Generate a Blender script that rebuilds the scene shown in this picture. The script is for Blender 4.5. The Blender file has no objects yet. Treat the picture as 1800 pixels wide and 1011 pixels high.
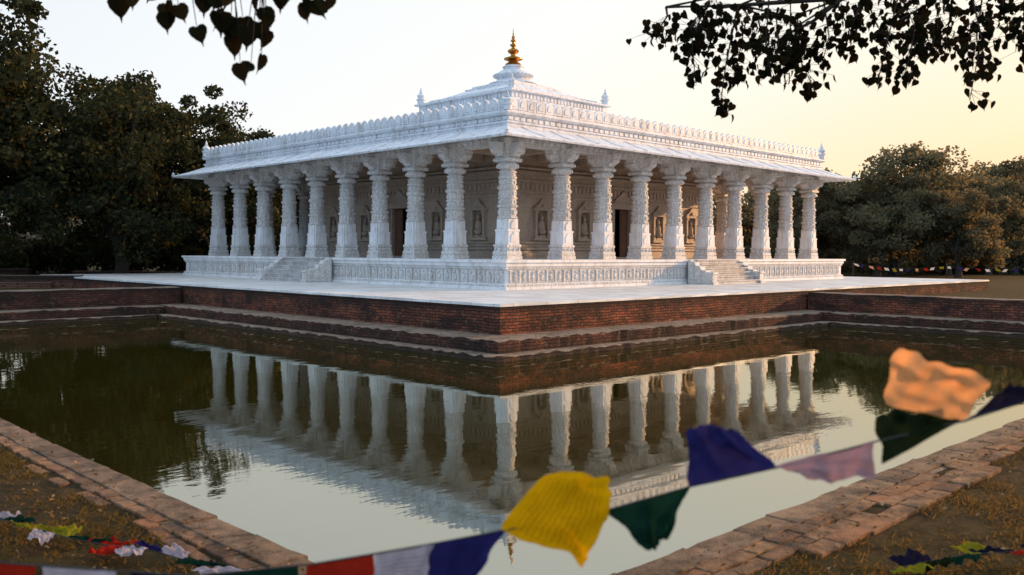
import bpy, math, random
import numpy as np
from mathutils import Vector, Matrix, Euler
random.seed(7)
SC = bpy.context.scene
COL = SC.collection
F = Vector((0.699, 0.715, 0)).normalized()
R = Vector((F.y, -F.x, 0))
CAM = Vector((-20.83, -21.58, 1.245))
def at(lat, dep, z):
    p = CAM + F*dep + R*lat
    return Vector((p.x, p.y, z))

# ------------------------------------------------------------------ materials
class NT:
    def __init__(s, name):
        s.m = bpy.data.materials.new(name); s.m.use_nodes = True
        s.t = s.m.node_tree; s.t.nodes.clear()
        s.out = s.t.nodes.new('ShaderNodeOutputMaterial')
    def n(s, typ, **kw):
        nd = s.t.nodes.new(typ)
        ins = kw.pop('ins', {})
        for k, v in kw.items(): setattr(nd, k, v)
        for k, v in ins.items():
            sock = nd.inputs[k]
            if isinstance(v, bpy.types.NodeSocket): s.t.links.new(v, sock)
            else:
                sock.default_value = v
        return nd
    def link(s, a, b): s.t.links.new(a, b)
    def mix(s, fac, a, b, blend='MIX'):
        nd = s.t.nodes.new('ShaderNodeMix'); nd.data_type = 'RGBA'; nd.blend_type = blend
        for sock, v in ((nd.inputs[0], fac), (nd.inputs[6], a), (nd.inputs[7], b)):
            if isinstance(v, bpy.types.NodeSocket): s.t.links.new(v, sock)
            else:
                if hasattr(v, '__len__') and len(v) == 3: v = (*v, 1)
                sock.default_value = v
        return nd.outputs[2]
    def ramp(s, fac, stops):
        nd = s.t.nodes.new('ShaderNodeValToRGB')
        e = nd.color_ramp.elements
        while len(e) < len(stops): e.new(0.5)
        for i, (p, c) in enumerate(stops):
            e[i].position = p
            e[i].color = (c, c, c, 1) if not hasattr(c, '__len__') else (*c, 1)
        s.t.links.new(fac, nd.inputs[0]); return nd.outputs[0]
    def world(s, scale=(1, 1, 1)):
        g = s.n('ShaderNodeNewGeometry')
        mp = s.n('ShaderNodeMapping', ins={0: g.outputs['Position'], 3: scale})
        return mp.outputs[0]
    def noise(s, vec, scale, detail=4, rough=0.55):
        return s.n('ShaderNodeTexNoise', ins={'Vector': vec, 'Scale': scale, 'Detail': detail, 'Roughness': rough}).outputs[0]
    def math(s, op, a, b=0.0):
        nd = s.t.nodes.new('ShaderNodeMath'); nd.operation = op
        for i, v in enumerate((a, b)):
            if isinstance(v, bpy.types.NodeSocket): s.t.links.new(v, nd.inputs[i])
            else: nd.inputs[i].default_value = v
        return nd.outputs[0]
    def principled(s, col, rough=0.6, bump=None, bstr=0.3, bdist=0.02, metal=0.0, spec=0.4):
        p = s.n('ShaderNodeBsdfPrincipled')
        for sock, v in ((p.inputs['Base Color'], col), (p.inputs['Roughness'], rough), (p.inputs['Metallic'], metal), (p.inputs['Specular IOR Level'], spec)):
            if isinstance(v, bpy.types.NodeSocket): s.t.links.new(v, sock)
            else:
                if hasattr(v, '__len__') and len(v) == 3: v = (*v, 1)
                sock.default_value = v
        if bump is not None:
            b = s.n('ShaderNodeBump', ins={'Height': bump, 'Strength': bstr, 'Distance': bdist})
            s.link(b.outputs[0], p.inputs['Normal'])
        s.link(p.outputs[0], s.out.inputs[0])
        return p

def marble(name, c1, c2, carve=0.0, cscale=9.0, rough=0.55, streak=0.5, dark=0.35):
    t = NT(name)
    v = t.world()
    n1 = t.noise(v, 1.3, 6, 0.6)
    st = t.noise(t.world((2.6, 2.6, 0.35)), 1.6, 6, 0.68)
    f = t.ramp(n1, [(0.35, 0.0), (0.75, 1.0)])
    col = t.mix(f, c1, c2)
    g = t.ramp(st, [(0.47, 0.0), (0.74, 1.0)])
    gs = t.math('MULTIPLY', g, streak)
    col = t.mix(gs, col, (c2[0]*0.50, c2[1]*0.45, c2[2]*0.40))
    fine = t.noise(v, 24, 4, 0.6)
    h = fine
    if carve > 0:
        vo = t.n('ShaderNodeTexVoronoi', feature='F1', ins={'Vector': t.world((1, 1, 1.25)), 'Scale': cscale})
        vo2 = t.n('ShaderNodeTexVoronoi', feature='DISTANCE_TO_EDGE', ins={'Vector': v, 'Scale': cscale*2.1})
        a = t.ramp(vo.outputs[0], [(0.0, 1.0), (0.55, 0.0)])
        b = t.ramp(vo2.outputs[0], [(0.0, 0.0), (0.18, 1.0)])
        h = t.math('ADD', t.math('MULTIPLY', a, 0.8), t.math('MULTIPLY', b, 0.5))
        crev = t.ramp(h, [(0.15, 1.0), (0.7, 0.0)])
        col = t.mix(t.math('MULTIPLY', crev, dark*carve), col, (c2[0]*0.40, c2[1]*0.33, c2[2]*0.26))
        t.principled(col, rough, h, 0.7*carve, 0.022)
    else:
        t.principled(col, rough, t.math('ADD', fine, t.math('MULTIPLY', n1, 2.0)), 0.25, 0.01)
    return t.m

M_MARB = marble('white_marble', (0.81, 0.81, 0.82), (0.69, 0.67, 0.65), 0, streak=0.65)
M_STEP = marble('worn_step_marble', (0.62, 0.60, 0.58), (0.40, 0.37, 0.34), 0, streak=0.75)
M_ROOF = marble('weathered_roof_marble', (0.81, 0.83, 0.86), (0.65, 0.66, 0.68), 0, streak=0.85)
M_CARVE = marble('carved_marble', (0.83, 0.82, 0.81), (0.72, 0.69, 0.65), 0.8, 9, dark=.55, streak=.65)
M_CARVE2 = marble('finely_carved_marble', (0.84, 0.83, 0.82), (0.72, 0.69, 0.65), 0.9, 13, dark=.6, streak=.65)
M_CELLA = marble('light_warmed_carved_marble', (0.54, 0.42, 0.32), (0.43, 0.33, 0.25), 0.4, 6, streak=0.5, dark=.5)  # warm reflected light and deeper roof shade put into the marble colour
M_CELLAC = marble('light_warmed_relief_marble', (0.66, 0.52, 0.41), (0.48, 0.37, 0.29), 0.8, 14, streak=0.4, dark=.6)  # same warm reflected light mixed into the relief colour
M_RECESS = marble('shade_tinted_recess_marble', (0.30, 0.22, 0.16), (0.22, 0.16, 0.12), 0.6, 12, streak=.3)  # niche shade put into a darker copy of the marble colour

def mk_pave():
    t = NT('marble_paving')
    v = t.world()
    br = t.n('ShaderNodeTexBrick', offset=0.5, ins={'Vector': v, 'Color1': (0.80, 0.79, 0.77, 1), 'Color2': (0.68, 0.67, 0.65, 1), 'Mortar': (0.30, 0.29, 0.27, 1), 'Scale': 1.0, 'Mortar Size': 0.009, 'Brick Width': 1.2, 'Row Height': 0.8, 'Bias': -0.2})
    n = t.noise(v, 0.8, 7, 0.65)
    col = t.mix(t.ramp(n, [(0.42, 0.0), (0.75, 0.85)]), br.outputs[0], (0.38, 0.35, 0.31))
    t.principled(col, t.ramp(n, [(0.3, 0.3), (0.7, 0.6)]), t.math('SUBTRACT', t.noise(v, 9), t.math('MULTIPLY', br.outputs[1], 2.0)), 0.2, 0.01)
    return t.m
M_PAVE = mk_pave()

def mk_brick(name, ca, cb, top1, top2, soot=0.9, lo=.40):
    t = NT(name)
    g = t.n('ShaderNodeNewGeometry')
    sep = t.n('ShaderNodeSeparateXYZ', ins={0: g.outputs['Position']})
    xy = t.math('ADD', t.math('ADD', sep.outputs[0], sep.outputs[1]), t.math('MULTIPLY', t.noise(t.world(), 3.5, 2), 0.10))
    wob = t.math('ADD', t.math('MULTIPLY', t.noise(t.world(), 1.2, 2), 0.09), t.math('MULTIPLY', t.noise(t.world(), 8, 2), 0.02))
    cb_ = t.n('ShaderNodeCombineXYZ', ins={0: xy, 1: t.math('ADD', sep.outputs[2], wob)})
    br = t.n('ShaderNodeTexBrick', ins={'Vector': cb_.outputs[0], 'Color1': (*ca, 1), 'Color2': (*cb, 1), 'Mortar': (0.04, 0.032, 0.028, 1), 'Scale': 1.0, 'Mortar Size': 0.013, 'Mortar Smooth': 0.4, 'Brick Width': 0.25, 'Row Height': 0.078, 'Bias': -0.05})
    n = t.noise(t.world((1, 1, 1.8)), 0.8, 8, 0.75)
    n2 = t.noise(t.world(), 6.0, 5, 0.7)
    side = t.mix(t.math('MULTIPLY', t.ramp(n, [(lo, 0.0), (lo+.2, 1.0)]), soot), br.outputs[0], (0.030, 0.022, 0.019))
    side = t.mix(t.ramp(n2, [(0.57, 0.0), (0.78, 0.7)]), side, (0.36, 0.24, 0.17))
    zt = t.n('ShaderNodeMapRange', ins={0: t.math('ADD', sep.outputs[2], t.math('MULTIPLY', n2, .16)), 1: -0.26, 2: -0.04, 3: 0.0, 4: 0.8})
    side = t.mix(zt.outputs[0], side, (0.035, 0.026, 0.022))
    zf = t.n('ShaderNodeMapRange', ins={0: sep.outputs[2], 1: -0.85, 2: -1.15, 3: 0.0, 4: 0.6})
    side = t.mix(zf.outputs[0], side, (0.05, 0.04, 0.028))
    topc = t.mix(t.ramp(n2, [(0.35, 0.0), (0.65, 1.0)]), top1, top2)
    topc = t.mix(t.ramp(n, [(0.48, 0.0), (0.7, 0.85)]), topc, (0.06, 0.045, 0.035))
    ns = t.n('ShaderNodeSeparateXYZ', ins={0: g.outputs['Normal']})
    f = t.ramp(ns.outputs[2], [(0.4, 0.0), (0.6, 1.0)])
    col = t.mix(f, side, topc)
    h = t.math('SUBTRACT', t.math('ADD', t.math('MULTIPLY', n2, 1.5), t.noise(t.world(), 30)), t.math('MULTIPLY', br.outputs[1], 1.5))
    t.principled(col, 0.9, h, 0.9, 0.045, spec=0.15)
    return t.m
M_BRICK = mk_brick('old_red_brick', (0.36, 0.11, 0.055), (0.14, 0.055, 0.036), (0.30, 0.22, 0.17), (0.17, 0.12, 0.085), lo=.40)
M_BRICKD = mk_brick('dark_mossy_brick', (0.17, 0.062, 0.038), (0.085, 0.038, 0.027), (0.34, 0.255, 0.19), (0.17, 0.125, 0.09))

def mk_islandbrick(name, stops, rough=0.85):
    t = NT(name)
    g = t.n('ShaderNodeNewGeometry')
    c = t.ramp(g.outputs['Random Per Island'], stops)
    n = t.noise(t.world(), 4, 9, 0.78)
    c = t.mix(t.ramp(n, [(0.40, 0.0), (0.62, 0.9)]), c, (0.05, 0.037, 0.026))
    t.principled(c, rough, t.math('ADD', t.math('MULTIPLY', n, 2), t.noise(t.world(), 60)), 0.9, 0.02, spec=0.2)
    return t.m
M_COPE = mk_islandbrick('worn_paving_brick', [(0.0, (0.31, 0.13, 0.06)), (0.5, (0.40, 0.22, 0.11)), (1.0, (0.17, 0.085, 0.05))])
M_STONE = mk_islandbrick('worn_coping_stone', [(0.0, (0.25, 0.155, 0.09)), (0.5, (0.32, 0.20, 0.12)), (1.0, (0.21, 0.13, 0.08))])

def mk_ground():
    t = NT('dry_grass_soil')
    v = t.world()
    n = t.noise(v, 0.35, 6, 0.65); n2 = t.noise(v, 4, 8, 0.75); n3 = t.noise(v, 45, 4, 0.75)
    c = t.mix(t.ramp(n, [(0.35, 0.0), (0.65, 1.0)]), (0.075, 0.060, 0.021), (0.115, 0.072, 0.032))  # soil tones warmed and brightened to carry low sunlight in the colour
    c = t.mix(t.ramp(n2, [(0.4, 0.0), (0.6, 0.9)]), c, (0.034, 0.026, 0.010))
    c = t.mix(t.ramp(n3, [(0.55, 0.0), (0.72, 0.7)]), c, (0.21, 0.13, 0.055))
    t.principled(c, 0.95, t.math('ADD', n3, t.math('MULTIPLY', n2, 2)), 1.0, 0.06, spec=0.1)
    return t.m
M_GROUND = mk_ground()

def mk_water():
    t = NT('pond_water')
    v = t.world((1, 1, 1))
    mp = t.n('ShaderNodeMapping', ins={0: v, 2: (0, 0, math.radians(-44)), 3: (0.55, 1.5, 1)})
    a = t.noise(mp.outputs[0], 1.2, 2, 0.5)
    b = t.noise(mp.outputs[0], 8, 2, 0.5)
    c = t.noise(v, 0.35, 2)
    h = t.math('ADD', a, t.math('MULTIPLY', b, t.math('MULTIPLY', t.ramp(c, [(0.42, 0.12), (0.66, 1.0)]), 0.34)))
    bm = t.n('ShaderNodeBump', ins={'Height': h, 'Strength': 0.13, 'Distance': 0.02})
    fr = t.n('ShaderNodeFresnel', ins={'IOR': 1.33, 'Normal': bm.outputs[0]})
    fac = t.math('ADD', t.math('MULTIPLY', fr.outputs[0], 0.42), 0.37)
    d = t.n('ShaderNodeBsdfDiffuse', ins={'Color': (0.022, 0.019, 0.003, 1), 'Normal': bm.outputs[0]})
    g = t.n('ShaderNodeBsdfGlossy', ins={'Color': (0.96, 0.95, 0.83, 1), 'Roughness': 0.018, 'Normal': bm.outputs[0]})
    m = t.n('ShaderNodeMixShader', ins={0: fac, 1: d.outputs[0], 2: g.outputs[0]})
    t.link(m.outputs[0], t.out.inputs[0])
    return t.m
M_WATER = mk_water()

def mk_leaf(name, stops, trans=0.3, tc=(0.20, 0.16, 0.03), ns=.45):
    t = NT(name)
    g = t.n('ShaderNodeNewGeometry')
    c = t.ramp(g.outputs['Random Per Island'], stops)
    n = t.noise(t.world(), ns, 4)
    c = t.mix(t.ramp(n, [(0.4, 0.0), (0.65, 0.75)]), c, (stops[0][1][0]*0.5, stops[0][1][1]*0.5, stops[0][1][2]*0.5))
    d = t.n('ShaderNodeBsdfDiffuse', ins={'Color': c})
    tr = t.n('ShaderNodeBsdfTranslucent', ins={'Color': (*tc, 1)})
    m = t.n('ShaderNodeMixShader', ins={0: trans, 1: d.outputs[0], 2: tr.outputs[0]})
    t.link(m.outputs[0], t.out.inputs[0])
    return t.m
M_LEAFD = mk_leaf('dark_tree_foliage', [(0.0, (0.016, 0.024, 0.016)), (0.55, (0.038, 0.048, 0.024)), (1.0, (0.12, 0.10, 0.038))], 0.18, (0.08, 0.07, 0.02))  # lightest leaf tone stands for sunlit patches, put into the colour
M_LEAFW = mk_leaf('haze_tinted_foliage', [(0.0, (0.085, 0.09, 0.06)), (0.6, (0.13, 0.13, 0.08)), (1.0, (0.20, 0.165, 0.09))], 0.4, (0.30, 0.23, 0.11))  # haze and warm backlight put into paler, warmer leaf colours
M_LEAFF = mk_leaf('haze_tinted_far_foliage', [(0.0, (0.13, 0.125, 0.10)), (0.6, (0.18, 0.165, 0.125)), (1.0, (0.22, 0.19, 0.14))], 0.25, (0.23, 0.18, 0.12))  # distance haze painted in as lighter leaf colours
M_PEEP = mk_leaf('peepal_leaf_surface', [(0.0, (0.008, 0.010, 0.005)), (0.8, (0.016, 0.015, 0.007)), (1.0, (0.045, 0.026, 0.010))], 0.06, (0.07, 0.04, 0.012))
M_GRASS = mk_leaf('dry_grass_blades', [(0.0, (0.05, 0.044, 0.013)), (0.6, (0.14, 0.092, 0.028)), (1.0, (0.30, 0.18, 0.055))], 0.35, (0.32, 0.18, 0.045), 3.0)  # dry blades, warmed further so the colour carries some sunlight
M_LITTER = mk_leaf('fallen_leaf_surface', [(0.0, (0.12, 0.05, 0.02)), (0.7, (0.26, 0.13, 0.05)), (1.0, (0.45, 0.32, 0.18))], 0.1, ns=2)

def simple(name, c, rough=0.7, metal=0, ns=8, var=0.35, spec=0.4):
    t = NT(name)
    n = t.noise(t.world(), ns, 5, 0.6)
    col = t.mix(t.ramp(n, [(0.35, 0.0), (0.7, 1.0)]), c, tuple(x*(1-var) for x in c))
    t.principled(col, rough, n, 0.4, 0.01, metal, spec)
    return t.m
M_BARK = simple('dark_bark', (0.05, 0.038, 0.028), 0.95, 0, 6)
M_GOLD = simple('aged_gilt_metal', (0.52, 0.24, 0.045), 0.34, 0.9, 5)
M_WOOD = simple('dark_door_wood', (0.16, 0.07, 0.035), 0.6, 0, 5)
M_DARK = simple('painted_dark_interior', (0.03, 0.02, 0.015), 0.9)  # near-black colour stands in for the darkness of the room
M_ROPE = simple('dark_cord', (0.05, 0.045, 0.04), 0.9)
M_BLUECL = simple('blue_clothing', (0.06, 0.12, 0.28))
M_REDCL = simple('maroon_clothing', (0.25, 0.05, 0.04))
M_HAIR = simple('black_hair', (0.012, 0.01, 0.01))

def cloth(name, c, ink, inkf=0.6, trans=0.35):
    t = NT(name)
    uv = t.n('ShaderNodeTexCoord')
    mp = t.n('ShaderNodeMapping', ins={0: uv.outputs['UV'], 3: (1, 1, 1)})
    sp = t.n('ShaderNodeSeparateXYZ', ins={0: mp.outputs[0]})
    rows = t.math('FRACT', t.math('MULTIPLY', sp.outputs[1], 15.0))
    rowm = t.ramp(rows, [(0.30, 0.0), (0.36, 1.0), (0.74, 1.0), (0.80, 0.0)])
    gl = t.n('ShaderNodeTexNoise', ins={'Vector': mp.outputs[0], 'Scale': 60, 'Detail': 1.0})
    glm = t.ramp(gl.outputs[0], [(0.46, 0.0), (0.52, 1.0)])
    bu = t.math('MULTIPLY', t.math('LESS_THAN', t.math('ABSOLUTE', t.math('SUBTRACT', sp.outputs[0], 0.5)), 0.41), t.math('LESS_THAN', t.math('ABSOLUTE', t.math('SUBTRACT', sp.outputs[1], 0.5)), 0.40))
    f = t.math('MULTIPLY', t.math('MULTIPLY', t.math('MULTIPLY', rowm, glm), bu), inkf)
    w = t.noise(uv.outputs['UV'], 3, 4)
    col = t.mix(t.ramp(w, [(0.35, 0.0), (0.7, 0.7)]), c, tuple(x*0.6 for x in c))
    col = t.mix(f, col, ink)
    weave = t.noise(uv.outputs['UV'], 140, 2)
    bm = t.n('ShaderNodeBump', ins={'Height': t.math('ADD', weave, t.math('MULTIPLY', w, 8)), 'Strength': 0.5, 'Distance': 0.005})
    d = t.n('ShaderNodeBsdfDiffuse', ins={'Color': col, 'Normal': bm.outputs[0]})
    tr = t.n('ShaderNodeBsdfTranslucent', ins={'Color': col})
    m = t.n('ShaderNodeMixShader', ins={0: trans, 1: d.outputs[0], 2: tr.outputs[0]})
    t.link(m.outputs[0], t.out.inputs[0])
    return t.m
C_RED = cloth('red_cotton', (0.40, 0.025, 0.012), (0.12, 0.01, 0.01))
C_WHITE = cloth('white_cotton', (0.54, 0.46, 0.50), (0.10, 0.07, 0.10), 0.8)
C_PINK = cloth('pinkish_white_cotton', (0.44, 0.26, 0.28), (0.2, 0.1, 0.14), 0.4)
C_BLUE = cloth('blue_cotton', (0.026, 0.024, 0.12), (0.01, 0.01, 0.04))
C_YEL = cloth('yellow_cotton', (0.90, 0.46, 0.004), (0.32, 0.12, 0.003), 0.6, 0.55)
C_GRN = cloth('green_cotton', (0.010, 0.040, 0.025), (0.0, 0.02, 0.015))
C_DGRN = cloth('dark_green_cotton', (0.014, 0.022, 0.009), (0.0, 0.015, 0.01))
C_PEACH = cloth('peach_cotton', (0.95, 0.43, 0.17), (0.7, 0.28, 0.1), 0.3, 0.6)
C_DARK = cloth('navy_cotton', (0.02, 0.018, 0.04), (0.0, 0.0, 0.01))
C_YG = cloth('yellow_green_cotton', (0.30, 0.26, 0.02), (0.1, 0.1, 0.01))

# ------------------------------------------------------------------ mesh builder
class MB:
    def __init__(s): s.v = []; s.f = []
    def add(s, vs, fs):
        o = len(s.v); s.v += [tuple(p) for p in vs]; s.f += [tuple(i+o for i in f) for f in fs]
    def box(s, x0, x1, y0, y1, z0, z1, M=None):
        vs = [Vector(p) for p in ((x0,y0,z0),(x1,y0,z0),(x1,y1,z0),(x0,y1,z0),(x0,y0,z1),(x1,y0,z1),(x1,y1,z1),(x0,y1,z1))]
        if M is not None: vs = [M @ p for p in vs]
        s.add(vs, [(0,3,2,1),(4,5,6,7),(0,1,5,4),(1,2,6,5),(2,3,7,6),(3,0,4,7)])
    def loft(s, rings, cap0=True, cap1=True):
        n = len(rings[0]); vs = [p for r in rings for p in r]; fs = []
        for i in range(len(rings)-1):
            for j in range(n):
                k = (j+1) % n
                fs.append((i*n+j, i*n+k, (i+1)*n+k, (i+1)*n+j))
        if cap0: fs.append(tuple(range(n-1, -1, -1)))
        if cap1: fs.append(tuple(range((len(rings)-1)*n, len(rings)*n)))
        s.add(vs, fs)
    def square(s, lv, c=(12, 12), cap0=True, cap1=True):
        s.loft([[(c[0]-h, c[1]-h, z), (c[0]+h, c[1]-h, z), (c[0]+h, c[1]+h, z), (c[0]-h, c[1]+h, z)] for h, z in lv], cap0, cap1)
    def lathe(s, lv, c=(0, 0), n=20, rot=0.0):
        s.loft([[(c[0]+r*math.cos(rot+2*math.pi*i/n), c[1]+r*math.sin(rot+2*math.pi*i/n), z) for i in range(n)] for r, z in lv])
    def blob(s, c, rx, ry, rz, n=8, m=5):
        rings = []
        for i in range(1, m):
            a = math.pi*i/m - math.pi/2
            rings.append([(c[0]+rx*math.cos(a)*math.cos(2*math.pi*j/n), c[1]+ry*math.cos(a)*math.sin(2*math.pi*j/n), c[2]+rz*math.sin(a)) for j in range(n)])
        s.loft(rings)
    def tube(s, pts, rad, n=6):
        rings = []
        for i, p in enumerate(pts):
            p = Vector(p)
            d = (Vector(pts[min(i+1, len(pts)-1)]) - Vector(pts[max(i-1, 0)])).normalized()
            a = d.orthogonal().normalized() if abs(d.z) > 0.9 else d.cross(Vector((0, 0, 1))).normalized()
            b = d.cross(a).normalized()
            r = rad[i] if hasattr(rad, '__len__') else rad
            rings.append([p + a*r*math.cos(2*math.pi*j/n) + b*r*math.sin(2*math.pi*j/n) for j in range(n)])
        s.loft(rings)
    def prism(s, poly, fn, a, b):
        s.loft([[fn(p, q, a) for p, q in poly], [fn(p, q, b) for p, q in poly]])
    def mesh(s, name, mat, smooth=False, fix=True):
        me = bpy.data.meshes.new(name); me.from_pydata(s.v, [], s.f); me.update()
        if fix:
            import bmesh
            bm = bmesh.new(); bm.from_mesh(me); bmesh.ops.recalc_face_normals(bm, faces=bm.faces); bm.to_mesh(me); bm.free()
        if mat: me.materials.append(mat)
        if smooth:
            me.polygons.foreach_set('use_smooth', [True]*len(me.polygons))
            me.set_sharp_from_angle(angle=math.radians(35))
        return me

def obj(name, me, parent=None, loc=(0, 0, 0), rot=(0, 0, 0), scale=(1, 1, 1)):
    o = bpy.data.objects.new(name, me); COL.objects.link(o)
    if parent: o.parent = parent
    o.location = loc; o.rotation_euler = rot; o.scale = scale
    return o
def top(o, label, cat, group=None):
    o["label"] = label; o["category"] = cat
    if group: o["group"] = group
    return o
def structure(o): o["kind"] = "structure"; return o
def empty(name, loc):
    return obj(name, None, None, loc)

# ------------------------------------------------------------------ ground / pond
U0, V0, U1, V1 = -18.16, -18.57, 7.8, 10.0
GZ = -0.5; WZ = -1.15
mb = MB()
B = 600
def quad(mb, x0, x1, y0, y1, z): mb.add([(x0,y0,z),(x1,y0,z),(x1,y1,z),(x0,y1,z)], [(0,1,2,3)])
HB = 0.2
quad(mb, -B, U0-HB, -B, B, GZ); quad(mb, U0-HB, B, -B, V0-HB, GZ)
quad(mb, U0-HB, B, V1+2.0, B, GZ); quad(mb, U1+2.0, B, V0-HB, V1+2.0, GZ)
structure(obj('ground', mb.mesh('ground', M_GROUND, fix=False)))
mb = MB(); quad(mb, U0-0.1, U1+1, V0-0.1, V1+1, WZ)
structure(obj('pond_water', mb.mesh('pond_water', M_WATER, fix=False)))
mb = MB(); quad(mb, U0-0.3, U1+2, V0-0.3, V1+2, -2.2)
structure(obj('pond_bed', mb.mesh('pond_bed', M_GROUND, fix=False)))

def rough_box(mb, x0, x1, y0, y1, z0, z1, step=0.35, amp=0.015):
    def edge(a, b):
        n = max(1, int(abs(b-a)/step)); return [a+(b-a)*i/n for i in range(n)]
    ring = [(x, y0) for x in edge(x0, x1)] + [(x1, y) for y in edge(y0, y1)] + [(x, y1) for x in edge(x1, x0)] + [(x0, y) for y in edge(y1, y0)]
    t = [(x+random.uniform(-amp, amp), y+random.uniform(-amp, amp), z1+random.uniform(-amp, amp)) for x, y in ring]
    b = [(x, y, z0) for x, y in ring]
    ti = [(p[0] + (0.04 if p[0] < (x0+x1)/2 else -0.04), p[1] + (0.04 if p[1] < (y0+y1)/2 else -0.04), z1+0.004) for p in t]
    mb.loft([b, t, ti], True, True)

mb = MB(); rough_box(mb, -5.8, 28, -5.8, 28, -1.9, -0.07, amp=0.012)
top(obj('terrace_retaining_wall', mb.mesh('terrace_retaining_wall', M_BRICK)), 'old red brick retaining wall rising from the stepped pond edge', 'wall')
mb = MB(); rough_box(mb, -5.84, 28.04, -5.84, 28.04, -0.066, 0.0, step=0.6, amp=0.008)
structure(obj('terrace_pavement', mb.mesh('terrace_pavement', M_PAVE)))
mb = MB(); rough_box(mb, -6.95, U1+1.8, -6.95, V1+1.8, -1.9, -0.75, amp=0.03, step=.19); rough_box(mb, -7.4, U1+1.8, -7.4, V1+1.8, -1.9, -1.03, amp=0.035, step=.19)
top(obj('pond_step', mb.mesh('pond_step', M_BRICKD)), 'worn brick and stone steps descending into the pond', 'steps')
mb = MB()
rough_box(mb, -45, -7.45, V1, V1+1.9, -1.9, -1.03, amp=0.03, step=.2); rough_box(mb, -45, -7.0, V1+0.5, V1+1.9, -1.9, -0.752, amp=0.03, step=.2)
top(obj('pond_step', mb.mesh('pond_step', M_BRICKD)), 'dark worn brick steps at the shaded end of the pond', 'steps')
mb = MB(); rough_box(mb, -45, -5.9, V1+1.5, V1+2.5, -1.9, -0.13, amp=0.02)
top(obj('brick_wall', mb.mesh('brick_wall', M_BRICKD)), 'low dark brick wall bounding the shaded end of the pond', 'wall')
mb = MB()
rough_box(mb, U1, U1+1.9, -45, -7.45, -1.9, -1.03, amp=0.03, step=.2); rough_box(mb, U1+0.5, U1+1.9, -45, -7.0, -1.9, -0.752, amp=0.03, step=.2)
top(obj('pond_step', mb.mesh('pond_step', M_BRICKD)), 'worn brick steps at the sunny end of the pond', 'steps')
mb = MB(); rough_box(mb, U1+1.5, U1+2.5, -45, -5.9, -1.9, -0.13, amp=0.02)
top(obj('brick_wall', mb.mesh('brick_wall', M_BRICK)), 'low red brick wall bounding the sunny end of the pond', 'wall')
mb = MB(); mb.box(U0-.25, U0, V0-.25, V1+2, -2.2, GZ+0.002)
mb.box(U0+0.001, U1+2, V0-.25, V0, -2.2, GZ+0.002)
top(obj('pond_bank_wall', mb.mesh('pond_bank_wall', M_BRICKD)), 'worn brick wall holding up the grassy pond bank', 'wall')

def lay(mb, along, a0, a1, c0, c1, z, ln, h, gap=0.007, skip=0.0, jit=0.01, tilt=.012):
    a = a0
    while a < a1:
        l = ln*random.uniform(0.7, 1.3)
        if random.random() > skip:
            cx = (a+a+l)/2; cy = (c0+c1)/2
            hh = h + random.uniform(-0.005, 0.005)
            M = Matrix.Translation((cx, cy, z) if along == 'x' else (cy, cx, z)) @ Euler((random.gauss(0, tilt), random.gauss(0, tilt), random.gauss(0, .02))).to_matrix().to_4x4()
            j = random.uniform(-jit, jit); hl = (l-gap)/2; hc = (c1-c0-gap)/2
            bv = 0.005
            cor = [(-hl, -hc), (-hl*.4, -hc), (hl*.4, -hc), (hl, -hc), (hl, 0), (hl, hc), (hl*.4, hc), (-hl*.4, hc), (-hl, hc), (-hl, 0)]
            wob = [(random.uniform(-.008, .008), random.uniform(-.010, .010)) for _ in cor]
            def ring(ix, zz):
                pts = [(p*(1-ix/hl)+w_[0], q*(1-ix/hc)+w_[1]+j) for (p, q), w_ in zip(cor, wob)]
                if along == 'y': pts = [(q, p) for p, q in pts]
                return [M @ Vector((p, q, zz)) for p, q in pts]
            mb.loft([ring(0, -0.05), ring(0, hh-bv), ring(bv, hh)])
        a += l
mb = MB()
lay(mb, 'y', V0-0.2, V1, U0-0.20, U0+0.03, GZ, 0.6, 0.022, jit=0.008, gap=.001, tilt=.006)
lay(mb, 'x', U0-0.2, U1, V0-0.20, V0+0.03, GZ, 0.5, 0.022, jit=0.008, gap=.001, tilt=.006)
structure(obj('stone_coping_path', mb.mesh('stone_coping_path', M_STONE)))
mb = MB()
lay(mb, 'y', V0-0.4, V1, U0-0.315, U0-0.205, GZ, 0.24, 0.016, skip=.05, jit=0.008)
lay(mb, 'y', V0-0.5, V1, U0-0.41, U0-0.32, GZ, 0.24, 0.012, skip=.45, jit=0.02, tilt=.03)
lay(mb, 'x', U0-0.4, U1, V0-0.32, V0-0.205, GZ, 0.30, 0.018, skip=.01, jit=0.006, tilt=.008)
lay(mb, 'x', U0-0.5, U1, V0-0.44, V0-0.325, GZ, 0.27, 0.016, skip=.05, jit=0.008, tilt=.008)
lay(mb, 'x', U0+2.2, U0+5.2, V0-0.60, V0-0.45, GZ, 0.32, 0.030, skip=.0, jit=0.010)
lay(mb, 'x', U0+6.5, U0+8, V0-0.58, V0-0.45, GZ, 0.24, 0.02, skip=.5, jit=0.02)
structure(obj('brick_edging_path', mb.mesh('brick_edging_path', M_COPE)))

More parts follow.
